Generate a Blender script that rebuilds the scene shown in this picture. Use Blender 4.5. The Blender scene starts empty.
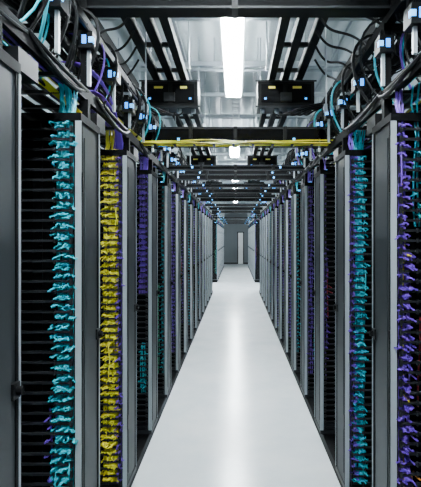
import bpy, math, random
from mathutils import Vector
R=random.Random(7)

# ---------------- materials ----------------
def mat(name,col,rough=.5,metal=0,emit=None,es=0,noise=0,nscale=20,bump=0,spec=None):
    m=bpy.data.materials.new(name); m.use_nodes=True
    nt=m.node_tree; b=nt.nodes['Principled BSDF']
    b.inputs['Base Color'].default_value=(*col,1)
    b.inputs['Roughness'].default_value=rough
    b.inputs['Metallic'].default_value=metal
    if spec is not None: b.inputs['Specular IOR Level'].default_value=spec
    if emit:
        b.inputs['Emission Color'].default_value=(*emit,1); b.inputs['Emission Strength'].default_value=es
    if noise or bump:
        tc=nt.nodes.new('ShaderNodeTexCoord'); n=nt.nodes.new('ShaderNodeTexNoise')
        n.inputs['Scale'].default_value=nscale; n.inputs['Detail'].default_value=4
        nt.links.new(tc.outputs['Object'],n.inputs['Vector'])
        if noise:
            r=nt.nodes.new('ShaderNodeMapRange')
            r.inputs['To Min'].default_value=1-noise; r.inputs['To Max'].default_value=1+noise
            nt.links.new(n.outputs['Fac'],r.inputs['Value'])
            v=nt.nodes.new('ShaderNodeVectorMath'); v.operation='SCALE'
            v.inputs[0].default_value=col
            nt.links.new(r.outputs['Result'],v.inputs['Scale'])
            nt.links.new(v.outputs['Vector'],b.inputs['Base Color'])
        if bump:
            bp=nt.nodes.new('ShaderNodeBump'); bp.inputs['Strength'].default_value=bump; bp.inputs['Distance'].default_value=.01
            nt.links.new(n.outputs['Fac'],bp.inputs['Height']); nt.links.new(bp.outputs['Normal'],b.inputs['Normal'])
    return m
M={}
M['black']=mat('black_powdercoat',(.002,.0022,.0026),.6,0,noise=.2,spec=.08)
M['finger']=mat('black_plastic_finger',(.011,.012,.014),.4,0,spec=.3)
M['blk2']=mat('black_metal',(.003,.0033,.0038),.45,0,spec=.2)
M['dgrey']=mat('dark_grey_steel',(.013,.015,.017),.45,.0,spec=.25)
M['door']=mat('grey_door_panel',(.020,.024,.027),.45,.0,noise=.12,nscale=3,spec=.2)
M['edge']=mat('brushed_aluminium_edge',(.36,.41,.44),.35,.2)
M['silver']=mat('galvanised_steel',(.40,.45,.48),.4,.4,noise=.15,nscale=12)
M['teal']=mat('teal_cable',(.004,.50,.62),.4,noise=.25,nscale=9)
M['yellow']=mat('yellow_cable',(.95,.88,.03),.4,noise=.2,nscale=9)
M['purple']=mat('purple_cable',(.17,.055,.55),.4,noise=.3,nscale=9)
M['red']=mat('red_cable',(.4,.02,.03),.4)
M['green']=mat('green_cable',(.03,.35,.15),.4)
M['orange']=mat('orange_cable',(.6,.22,.03),.4)
M['rubber']=mat('black_rubber_cable',(.004,.004,.005),.5,spec=.25)
M['blue']=mat('glowing_blue_connector',(.02,.25,.75),.35,emit=(.03,.30,1),es=3)  # connector given its own glow, to look like a blue LED
M['lblue']=mat('glowing_blue_plastic',(.15,.5,.95),.35,emit=(.06,.42,1),es=2.6)  # emission makes the plastic bits shine like small blue lights
M['label']=mat('yellow_label',(.8,.7,.1),.6)
M['white']=mat('white_enamel',(.8,.82,.83),.4)
M['led']=mat('led_green',(.1,.8,.4),.4,emit=(.1,1,.5),es=8)
M['ledb']=mat('led_blue',(.1,.4,.9),.4,emit=(.15,.45,1),es=18)
M['lamp']=mat('lamp_diffuser',(.9,.95,1),.5,emit=(.88,.965,1.0),es=170)
M['wall']=mat('wall_paint',(.25,.29,.31),.7,noise=.05,nscale=2)
M['wallb']=mat('grey_wall_paint',(.12,.14,.15),.7,noise=.05,nscale=2)
M['doorw']=mat('white_door_paint',(.88,.9,.9),.5)
def floormat():
    m=mat('sealed_concrete_floor',(.7,.74,.76),.3,0)
    nt=m.node_tree; b=nt.nodes['Principled BSDF']
    tc=nt.nodes.new('ShaderNodeTexCoord')
    n=nt.nodes.new('ShaderNodeTexNoise'); n.inputs['Scale'].default_value=1.6; n.inputs['Detail'].default_value=8; n.inputs['Roughness'].default_value=.65
    cr=nt.nodes.new('ShaderNodeValToRGB')
    cr.color_ramp.elements[0].position=.3; cr.color_ramp.elements[0].color=(.70,.78,.82,1)
    cr.color_ramp.elements[1].position=.7; cr.color_ramp.elements[1].color=(.90,.935,.95,1)
    nt.links.new(tc.outputs['Object'],n.inputs['Vector']); nt.links.new(n.outputs['Fac'],cr.inputs['Fac'])
    nt.links.new(cr.outputs['Color'],b.inputs['Base Color'])
    n2=nt.nodes.new('ShaderNodeTexNoise'); n2.inputs['Scale'].default_value=4; n2.inputs['Detail'].default_value=5
    nt.links.new(tc.outputs['Object'],n2.inputs['Vector'])
    mr=nt.nodes.new('ShaderNodeMapRange'); mr.inputs['To Min'].default_value=.14; mr.inputs['To Max'].default_value=.30
    nt.links.new(n2.outputs['Fac'],mr.inputs['Value']); nt.links.new(mr.outputs['Result'],b.inputs['Roughness'])
    b.inputs['Specular IOR Level'].default_value=.9
    return m
M['floor']=floormat()
def ceilmat():
    m=mat('corrugated_ceiling_deck',(.42,.48,.50),.5,0)
    nt=m.node_tree; b=nt.nodes['Principled BSDF']
    tc=nt.nodes.new('ShaderNodeTexCoord'); w=nt.nodes.new('ShaderNodeTexWave'); w.bands_direction='X'; w.inputs['Scale'].default_value=1.3
    nt.links.new(tc.outputs['Object'],w.inputs['Vector'])
    bp=nt.nodes.new('ShaderNodeBump'); bp.inputs['Strength'].default_value=.6; bp.inputs['Distance'].default_value=.05
    nt.links.new(w.outputs['Fac'],bp.inputs['Height']); nt.links.new(bp.outputs['Normal'],b.inputs['Normal'])
    return m
M['ceil']=ceilmat()

# ---------------- mesh builder ----------------
class MB:
    def __init__(s): s.v=[];s.f=[];s.m=[];s.mats=[]
    def mi(s,k):
        if k not in s.mats: s.mats.append(k)
        return s.mats.index(k)
    def box(s,x0,x1,y0,y1,z0,z1,k):
        if x0>x1:x0,x1=x1,x0
        i=len(s.v); m=s.mi(k)
        s.v+=[(x0,y0,z0),(x1,y0,z0),(x1,y1,z0),(x0,y1,z0),(x0,y0,z1),(x1,y0,z1),(x1,y1,z1),(x0,y1,z1)]
        for q in((0,3,2,1),(4,5,6,7),(0,1,5,4),(1,2,6,5),(2,3,7,6),(3,0,4,7)):
            s.f.append(tuple(i+a for a in q)); s.m.append(m)
    def tube(s,pts,r,k,n=5):
        m=s.mi(k); pts=[Vector(p) for p in pts]; base=len(s.v); L=len(pts)
        up=None
        for j,p in enumerate(pts):
            d=(pts[min(j+1,L-1)]-pts[max(j-1,0)])
            if d.length<1e-9:d=Vector((0,0,1))
            d.normalize()
            if up is None:
                up=Vector((1,0,0)) if abs(d.x)<.8 else Vector((0,0,1))
            a=up-d*up.dot(d)
            if a.length<1e-4: a=d.orthogonal()
            a.normalize(); up=a; b=d.cross(a)
            for q in range(n):
                t=2*math.pi*q/n
                s.v.append(tuple(p+(a*math.cos(t)+b*math.sin(t))*r))
        for j in range(L-1):
            for q in range(n):
                q2=(q+1)%n
                s.f.append((base+j*n+q,base+j*n+q2,base+(j+1)*n+q2,base+(j+1)*n+q)); s.m.append(m)
        s.f.append(tuple(base+q for q in reversed(range(n)))); s.m.append(m)
        s.f.append(tuple(base+(L-1)*n+q for q in range(n))); s.m.append(m)
    def mesh(s,name,sx=1):
        me=bpy.data.meshes.new(name)
        v=[(x*sx,y,z) for x,y,z in s.v] if sx!=1 else s.v
        f=[tuple(reversed(q)) for q in s.f] if sx<0 else s.f
        me.from_pydata(v,[],f)
        for k in s.mats: me.materials.append(M[k])
        me.polygons.foreach_set('material_index',s.m); me.update()
        return me
def obj(name,me,loc=(0,0,0),parent=None):
    o=bpy.data.objects.new(name,me); o.location=loc
    bpy.context.scene.collection.objects.link(o)
    if parent:o.parent=parent
    return o
def bez(p0,p1,p2,p3,n=14):
    p0,p1,p2,p3=map(Vector,(p0,p1,p2,p3)); o=[]
    for i in range(n+1):
        t=i/n; o.append(p0*(1-t)**3+p1*3*t*(1-t)**2+p2*3*t*t*(1-t)+p3*t**3)
    return o

# ---------------- room ----------------
X=0.68; HR=2.2
XW=4.8; Y0=-4; Y1=31; HC=3.95
def shell(name,x0,x1,y0,y1,z0,z1,k):
    b=MB(); b.box(x0,x1,y0,y1,z0,z1,k); return obj(name,b.mesh(name))
shell('floor',-XW,XW,Y0,Y1,-.1,0,'floor')
shell('ceiling',-XW,XW,Y0,Y1,HC,HC+.1,'ceil')
shell('wall_left',-XW-.1,-XW,Y0,Y1,0,HC,'wall')
shell('wall_right',XW,XW+.1,Y0,Y1,0,HC,'wall')
shell('wall_back',-XW,XW,Y1,Y1+.1,0,HC,'wallb')
shell('wall_front',-XW,XW,Y0-.1,Y0,0,HC,'wall')
b=MB()
b.box(.14,.44,Y1-.05,Y1-.005,.02,1.98,'doorw')
b.box(.08,.14,Y1-.07,Y1-.005,0.0,2.04,'dgrey'); b.box(.44,.50,Y1-.07,Y1-.005,0,2.04,'dgrey'); b.box(.14,.44,Y1-.07,Y1-.005,1.98,2.04,'dgrey')
b.box(.17,.19,Y1-.1,Y1-.05,1.0,1.12,'edge')
obj('door_1',b.mesh('door_1'))
b=MB(); b.box(-XW,.07,Y1-.02,Y1-.003,0,.1,'dgrey'); b.box(.51,XW,Y1-.02,Y1-.003,0,.1,'dgrey'); obj('baseboard_back',b.mesh('bb'))

# ---------------- racks ----------------
def rack(s,bands,seed):
    r=random.Random(seed); b=MB()
    U=.0445; z0=.1; nU=46
    b.box(.015,1.02,.002,.898,0,.07,'black')
    b.box(0,.33,.0,.3,2.165,2.2,'black')
    b.box(0,.33,.0,.3,.07,.1,'dgrey')
    b.box(.006,.024,.03,.27,.1,2.165,'door')
    b.box(.002,.006,.06,.24,.16,2.10,'door')
    b.box(0,.026,0,.007,.1,2.165,'edge'); b.box(.002,.034,.007,.03,.1,2.165,'black')
    b.box(0,.034,.288,.3,.1,2.165,'edge'); b.box(.002,.034,.27,.288,.1,2.165,'black')
    b.tube([(-.022,.262,1.18),(.004,.262,1.18)],.014,'black',12)
    b.box(-.006,.006,.235,.28,1.155,1.205,'blk2')
    for z in (.45,1.15,1.85): b.box(-.004,.004,.012,.03,z,z+.09,'blk2')
    b.box(.27,.33,0,.3,.1,2.165,'black')
    b.box(.034,.27,.14,.16,.1,2.165,'black')
    b.box(.175,.183,.012,.02,.1,2.165,'black')
    for i in range(nU):
        z=z0+.02+i*U
        for ya in(-.008,.29):
            b.box(.05,.27,ya,ya+.014,z,z+.010,'finger')
            b.box(.036,.048,ya-.003,ya+.014,z-.010,z+.019,'finger')
            b.box(.112,.119,ya-.003,ya+.012,z-.006,z+.015,'finger')
    for (u0,u1,k,zlo,zhi,dens,top) in bands:
        w=u1-u0; nc=max(2,int(w/.0055))
        for c in range(nc):
            u=u0+w*(c+.5)/nc; ph=r.random()*6; am=.003+.005*r.random(); fr=6+10*r.random(); yy=.014+.014*(c%2)+.02*r.random()
            if dens<.5 and c%2: continue
            n=int((zhi-zlo)/.05)
            pts=[(max(.036,u+am*math.sin(fr*(zlo+(zhi-zlo)*t/n)+ph)),max(.011,yy+am*math.cos(1.7*fr*(zlo+(zhi-zlo)*t/n)+ph)),zlo+(zhi-zlo)*t/n) for t in range(n+1)]
            if top:
                pts+= [(u,yy+.01,2.2),(u+.02*(r.random()-.5),yy+.03,2.25),(u+.04*(r.random()-.3),yy+.08*r.random(),2.34)]
            b.tube(pts,.0042,k,5)
        for c in range(int(w/.03*min(dens,1))):
            za=zlo+(zhi-zlo)*r.random()*.9; L=.1+.2*r.random(); u=u0+w*r.random(); du=(r.random()-.5)*.05
            b.tube(bez((u,.02,za),(u+du,-.02-.02*r.random(),za+L*.2),(u-du,-.03,za+L*.7),(min(u1,max(u0,u+du*.5)),.02,min(za+L,2.15)),9),.0034,k,5)
        z=zlo+U-((zlo-z0-.02)%U)
        while z<zhi-.03:
            m=int(w/.0085*dens*(.6+.8*r.random())+r.random())
            for j in range(m):
                # patch loops leave through the gap between two fingers
                u=u0+w*r.random(); du=(.005+.012*r.random())*(1 if r.random()<.7 else -1); zz=z+.014+r.random()*.024; out=.002-(.022 if r.random()<.8 else .04)*r.random()
                dz=.003+.012*r.random()
                b.tube([(u,.03,zz+dz),(u+du*.3,.010,zz+.003),(u+du*.7,out,zz),(u+du*1.3,out,zz-dz*.5),(u+du*1.8,.02,zz-dz)],.0034+.001*r.random(),k,5)
            z+=U
    b.box(.31,1.0,.31,.89,.07,2.2,'black')
    b.box(.27,.34,.3,.325,.07,2.2,'blk2'); b.box(.27,.34,.875,.9,.07,2.2,'blk2')
    b.box(.27,.31,.325,.875,2.15,2.2,'dgrey')
    z=.12
    while z<2.05:
        n=r.choice([1,1,2,2,3,4]); h=min(n*U-.003,2.12-z)
        k=r.choice(['black','blk2','dgrey','blk2'])
        b.box(.285,.312,.33,.87,z,z+h,k)
        b.box(.275,.285,.335,.345,z+.005,z+h-.005,'dgrey'); b.box(.275,.285,.855,.865,z+.005,z+h-.005,'dgrey')
        for q in range(6):
            y=.37+q*.075
            b.box(.28,.2855,y,y+.06,z+h*.25,z+h*.75,'black')
        for q in range(3):
            y=.36+r.random()*.48
            b.box(.281,.2855,y,y+.004,z+h*.82,z+h*.82+.004,r.choice(['led','led','ledb']))
        z+=n*U
    return b.mesh('server_rack_mesh',s)
def B(u0,u1,k,lo=.12,hi=2.17,d=1.0,top=True): return (u0,u1,k,lo,hi,d,top)
V=[
 [B(.036,.118,'teal',d=1.15),B(.122,.14,'purple',.12,.9,.3,False)],
 [B(.036,.056,'purple'),B(.059,.15,'yellow',d=1.2)],
 [B(.038,.10,'purple',1.2,2.17,.8),B(.05,.09,'teal',.4,.8,.3,False)],
 [B(.038,.062,'teal',.3,1.8,.3),B(.085,.1,'green',.3,1.2,.2,False)],
 [B(.036,.070,'purple',d=1.1),B(.072,.095,'purple',.3,1.6,.7,False),B(.1,.115,'orange',.3,.6,.2,False),B(.06,.07,'yellow',.3,1.9,.12,False),B(.13,.14,'red',.9,1.3,.12,False),B(.11,.13,'teal',1.7,2.1,.3)],
 [B(.066,.125,'teal',d=1.1),B(.036,.062,'purple',d=.9)],
 [B(.038,.06,'purple',.5,1.6,.25),B(.06,.075,'red',1.0,1.4,.15,False)],
 [B(.038,.08,'purple',.3,2.1,.4),B(.1,.12,'teal',.3,1.1,.3,False)],
]
meshes={}
def getrack(side,v):
    if (side,v) not in meshes: meshes[(side,v)]=rack(side,V[v],100+v)
    return meshes[(side,v)]
start=1.25
seqL={0:5,1:0,2:1,3:2,4:3,5:7,6:6,7:3,8:2}
seqR={0:4,1:4,2:5,3:6,4:7,5:3,6:7,7:6,8:5}
for k in range(-2,15):
    y=start+.9*k
    obj('server_rack',getrack(-1,seqL.get(k,[3,6,7][k%3])),(-X,y,0))
    obj('server_rack',getrack(1,seqR.get(k,[6,3,7][k%3])),(X,y,0))
for k in range(11):
    y=18.2+.9*k
    obj('server_rack',getrack(-1,[3,6,7][k%3]),(-X,y,0))
    obj('server_rack',getrack(1,[6,7,3][k%3]),(X,y,0))

# ---------------- overhead cable trays ----------------
sysE=bpy.data.objects.new('overhead_cable_tray',None); bpy.context.scene.collection.objects.link(sysE)
YA,YB=-.6,14.6
def tray(s,seed,ya=YA,yb=YB):
    r=random.Random(seed); b=MB()
    for x in(.05,.42):
        b.box(x-.010,x+.010,ya,yb,2.315,2.375,'black')
    y=ya+.1
    while y<yb:
        b.box(.06,.41,y,y+.025,2.315,2.33,'blk2'); y+=.25
    y=ya+.25; i=0
    while y<yb:
        for x in(.05,.42):
            b.box(x-.02,x+.02,y,y+.04,2.203,2.315,'black')
            b.box(x-.035,x+.035,y-.02,y+.06,2.203,2.213,'dgrey')
            b.box(x-.015,x+.015,y,y+.03,2.38,2.68,'black')
            b.box(x-.03,x+.03,y-.01,y+.04,2.60,2.615,'silver')
        b.box(.03,.44,y,y+.03,2.645,2.68,'black')
        y+=.9; i+=1
    for x in(.06,.24,.41):
        b.box(x-.02,x+.02,ya,yb,2.68,2.72,'black')
    n=int((yb-ya)/.3)
    cols=['rubber','rubber','purple','rubber','teal','rubber','purple','rubber','rubber','rubber','yellow','rubber']
    for c in range(34):
        k=cols[c%12]; x=.075+.32*r.random(); z=2.345+.05*r.random(); ph=r.random()*6; q=.02*r.random()
        b.tube([(x+q*math.sin(j*.9+ph),ya+.3*j,z+.8*q*math.cos(j*1.3+ph)) for j in range(n+1)],.008 if k=='rubber' else .0055,k,5)
    for c in range(14):
        x=.05+.34*r.random(); ph=r.random()*6
        b.tube([(x+.02*math.sin(j*.9+ph),ya+.3*j,2.735+.03*r.random()) for j in range(n+1)],.011,'rubber',6)
    y=ya+.3
    while y<yb-.5:
        near=y<7
        for q in range(10 if near else 5):
            x=.02+.22*r.random(); yy=y+r.random()*.9; a=.12+.3*r.random()
            b.tube(bez((x+.1,yy,2.74),(x-.10-.08*r.random(),yy+.02,2.79),(x-.08,yy+a*r.random(),2.5),(x+.06,yy+a*.5,2.36),12),.004+.005*r.random(),r.choice(['rubber']*7+['purple','teal']),6)
        for q in range(3 if near else 2):
            yy=y+r.random()*.5; l=.4+.5*r.random(); dz=.04+.06*r.random(); zt=2.37+.32*(q%2)
            b.tube(bez((.04,yy,zt),(.015,yy+l*.3,zt-dz),(.015,yy+l*.7,zt-dz),(.045,yy+l,zt),12),.006+.005*r.random(),'rubber',6)
        for q in range(2 if near else 1):
            cx=.08+.26*r.random(); cz=2.70; yy=y+.1+.6*r.random()
            for e in range(4):
                rr=.05+.010*e; al=r.random()
                b.tube([(cx+rr*math.cos(t*math.pi/10),yy+.015*e+.03*math.sin(t*.6+al),cz+.9*rr*math.sin(t*math.pi/10)) for t in range(21)],.004,'rubber',5)
        for q in (.4,.82):
            yy=y+q; zz=2.47+.1*r.random()
            b.box(.0,.07,yy,yy+.09,zz,zz+.08,'blk2'); b.box(-.004,.018,yy-.004,yy+.02,zz+.025,zz+.05,'lblue')
            b.box(.03,.05,yy-.004,yy+.0,zz+.02,zz+.06,'blue')
            b.box(.02,.035,yy+.03,yy+.05,2.38,zz,'silver')
        b.box(.03,.20,y+.1,y+.26,2.203,2.27+.03*r.random(),'blk2')
        b.box(.09,.12,y+.096,y+.1,2.225,2.25,'lblue')
        y+=.9
    y=ya+.7
    while y<yb:
        for x in(.0,.47):
            b.box(x-.015,x+.015,y-.015,y+.015,2.60,2.66,'silver')
            b.tube([(x,y,2.66),(x,y,HC-.004)],.006,'silver',6)
        b.box(-.02,.49,y-.02,y+.02,2.62,2.644,'silver')
        y+=1.8
    for x in(.42,.78): b.box(x-.015,x+.015,ya,yb,3.28,3.38,'black')
    y=ya+.1
    while y<yb:
        b.box(.42,.78,y,y+.03,3.30,3.325,'black'); y+=.3
    y=ya+.7
    while y<yb:
        b.box(.38,.82,y-.02,y+.02,3.25,3.278,'silver')
        for x in(.40,.80): b.tube([(x,y,3.25),(x,y,HC-.004)],.006,'silver',6)
        y+=1.8
    for c in range(9):
        x=.46+.28*r.random(); ph=r.random()*6
        b.tube([(x+.02*math.sin(j*.9+ph),ya+.3*j,3.345+.03*r.random()) for j in range(n+1)],.014,'rubber',6)
    return b.mesh('cable_tray_mesh',s)
obj('tray_1',tray(-1,1),(-X,0,0),sysE)
obj('tray_2',tray(1,2),(X,0,0),sysE)
obj('tray_3',tray(-1,3,18.2,28),(-X,0,0),sysE)
obj('tray_4',tray(1,4,18.2,28),(X,0,0),sysE)

def busway(s,cables):
    b=MB()
    for x in(0,.12,.25):
        b.box(x,x+.06,.8,14.4,3.10,3.17,'black')
        b.box(x+.02,x+.04,.8,14.4,3.17,3.185,'dgrey')
    y=.9
    while y<14.4:
        b.box(.0,.31,y,y+.035,3.12,3.15,'blk2'); y+=.57
    y=1.0
    while y<14.4:
        b.box(-.03,.34,y,y+.04,3.185,3.22,'silver')
        for x in(-.02,.33): b.tube([(x,y+.02,3.17),(x,y+.02,HC-.004)],.006,'silver',6)
        y+=1.15
    for y in(4.5,8.6,12.6):
        b.box(-.10,.42,y,y+.28,2.86,3.095,'blk2')
        b.box(-.12,.44,y-.006,y+.0,2.85,2.865,'dgrey'); b.box(-.12,.44,y-.006,y,3.085,3.10,'dgrey')
        b.box(-.07,.13,y-.012,y,2.89,3.06,'black'); b.box(.17,.39,y-.012,y,2.89,3.06,'black')
        b.box(.0,.06,y-.016,y-.011,3.02,3.04,'label'); b.box(.22,.30,y-.016,y-.011,3.02,3.04,'label')
        b.box(-.04,-.02,y-.016,y-.011,2.92,2.935,'blue'); b.box(.33,.35,y-.016,y-.011,2.92,2.935,'blue')
        b.box(.11,.21,y-.03,y,2.90,2.98,'dgrey')
        for x in(-.05,.08,.2,.33): b.tube([(x,y+.1,2.86),(x,y+.1,2.82)],.02,'silver',8)
    for pts,rr in cables: b.tube(pts,rr,'rubber',8)
    return b.mesh('busway_mesh',s)
def cabs(seed,x0):
    r=random.Random(seed); P=[]
    for i in range(7):
        ys=2.3+.28*i
        P.append((bez((.1+.04*i,ys,3.10),(.2+.05*i,ys,2.80+.05*r.random()),(.45,ys+.1,3.25-.1*r.random()),(.62-x0+.2*r.random()+.05,ys+.2+.3*r.random(),2.78),22),.009))
    for yb in (4.5,8.6):
        for i in range(5):
            P.append((bez((.05+.07*i,yb+.1,2.83),(.1+.07*i,yb-.05,2.68),(.35,yb-.1-.1*r.random(),2.95),(.66-x0+.1*r.random()+.05,yb-.3+.15*i,2.78),18),.009))
    return P
obj('power_busway',busway(-1,cabs(1,.10)),(-.45,0,0))
obj('power_busway',busway(1,cabs(2,-.05)),(.30,0,0))

nb=[0]
def crossbeam(y,x,z0,z1,d,k='black'):
    b=MB(); nb[0]+=1
    b.box(-x,x,0,d,z0,z1,k)
    b.box(-x,x,-.008,0,z0,z0+.010,'dgrey'); b.box(-x,x,-.008,0,z1-.015,z1,'dgrey')
    for q in(-x,-x*.5,-.02,x*.5,x-.03):
        b.box(q,q+.03,-.012,d+.004,z0-.004,z1+.004,'blk2')
    for q in(-x*.62,x*.6): b.box(q,q+.02,-.012,-.008,z0+.02,z0+.04,'lblue')
    return obj('crossbar_%d'%nb[0],b.mesh('crossbar'),(0,y,0),sysE)
crossbeam(4.15,.80,2.455,2.59,.16)
crossbeam(2.38,1.5,2.765,2.86,.1)
y=5.3;i=0
while y<14.4:
    crossbeam(y,.78,2.385,2.44+(.02 if i%2 else 0),.07); 
    y+=.9 if y<9 else 1.5;i+=1
for y in(6.6,9.7):
    crossbeam(y,.80,2.50,2.60,.14)
y=18.5
while y<28:
    crossbeam(y,.78,2.385,2.44,.07); y+=2.4

b=MB(); r=random.Random(5)
for yy in(0,.14): b.box(-.98,.98,yy,yy+.012,2.385,2.392,'blk2')
for i in range(13): b.box(-.96+i*.155,-.94+i*.155,.0,.15,2.383,2.388,'blk2')
for c in range(12):
    yo=.0+.13*r.random(); ph=r.random()*6; zz=2.400+.012*r.random()
    b.tube([(-.98+1.96*t/30,yo+.01*math.sin(t*.7+ph),zz+.008*math.sin(t*.45+ph)) for t in range(31)],.0045,'yellow',5)
for c in range(5):
    o=.012*c; d=-3.84
    b.tube(bez((-1.0-o,1.4+d,2.42),(-.95-o*.6,1.9+d,2.44),(-.90-o,2.2+d,2.40),(-.74-o*.5,2.35+d,2.25),20),.0045,'yellow',5)
    b.tube(bez((-.78-o,2.5+d,2.41),(-.76-o,2.9+d,2.44),(-.76-o,3.4+d,2.40),(-.72-o,3.86+d,2.42),20),.0045,'yellow',5)
    b.tube(bez((-.80-o,2.6+d,2.43),(-.72,2.75+.02*c+d,2.50),(-.70,2.95+d,2.35),(-.72-o,3.08+d,2.21),14),.0045,'purple',5)
    b.tube(bez((-.84-o,2.5+d,2.55),(-.70,2.7+.02*c+d,2.60),(-.69,2.9+d,2.35),(-.715-o*.7,3.08+d,2.21),14),.0045,'purple',5)
obj('yellow_fibre_raceway',b.mesh('yf'),(0,3.84,0),sysE)

# ---------------- ceiling struts ----------------
b=MB()
y=3.2;i=0
while y<30:
    b.box(-XW+.02,XW-.02,y,y+.05,3.62,3.67,'silver')
    if i%2==0: b.tube([(-XW+.02,y+.5,3.74),(XW-.02,y+.5,3.74)],.022,'silver',8)
    for x in(-3.5,-1.35,-.25,.25,1.35,3.5):
        b.tube([(x,y+.025,3.62),(x,y+.025,HC-.002)],.006,'silver',6)
    y+=1.2;i+=1
for x in(-1.4,-.62,.56,1.3):
    b.box(x,x+.05,0,30,3.675,3.715,'silver')
for x in(-.95,-.85,.9,1.15): b.tube([(x,0,3.80),(x,30,3.80)],.018,'silver',8)
obj('ceiling_strut_grid',b.mesh('strut'))
b=MB()
for x in(-.06,.04): b.box(x,x+.02,2,29.5,3.60,3.616,'silver')
y=2.
while y<29.5: b.box(-.06,.06,y,y+.02,3.595,3.602,'silver'); y+=.15
obj('lamp_mounting_rail',b.mesh('rail'))

# ---------------- lamps, with added uplight strips ----------------
b=MB(); L=2.3
b.box(-.115,.115,0,L,3.535,3.575,'white'); b.box(-.09,.09,.015,L-.015,3.50,3.535,'lamp')
b.box(-.115,-.1,0,L,3.505,3.535,'white'); b.box(.1,.115,0,L,3.505,3.535,'white')
b.box(-.10,-.09,.02,L-.02,3.575,3.583,'lamp'); b.box(.09,.10,.02,L-.02,3.575,3.583,'lamp')  # glowing top strips added to brighten the dark ceiling
lm=b.mesh('lamp_mesh')
for yy in(-.7,4.15,8.95,13.75,18.55,23.35):
    obj('added_side_lamp',lm,(-.03,yy,0))
    for x in(-2.9,2.9): obj('added_side_lamp',lm,(x,yy,0))  # extra lamps over neighbouring rows, added to light the scene evenly

w=bpy.data.worlds.new('World'); bpy.context.scene.world=w; w.use_nodes=True
w.node_tree.nodes['Background'].inputs[0].default_value=(.6,.7,.8,1); w.node_tree.nodes['Background'].inputs[1].default_value=.1

cam=bpy.data.cameras.new('camera'); co=bpy.data.objects.new('camera',cam)
bpy.context.scene.collection.objects.link(co)
co.location=(0,0,1.65); co.rotation_euler=(math.pi/2,0,0)
cam.sensor_width=36; cam.lens=36*490/487
cam.shift_x=-25.5/487; cam.shift_y=-5.5/487; cam.clip_start=.02
bpy.context.scene.camera=co
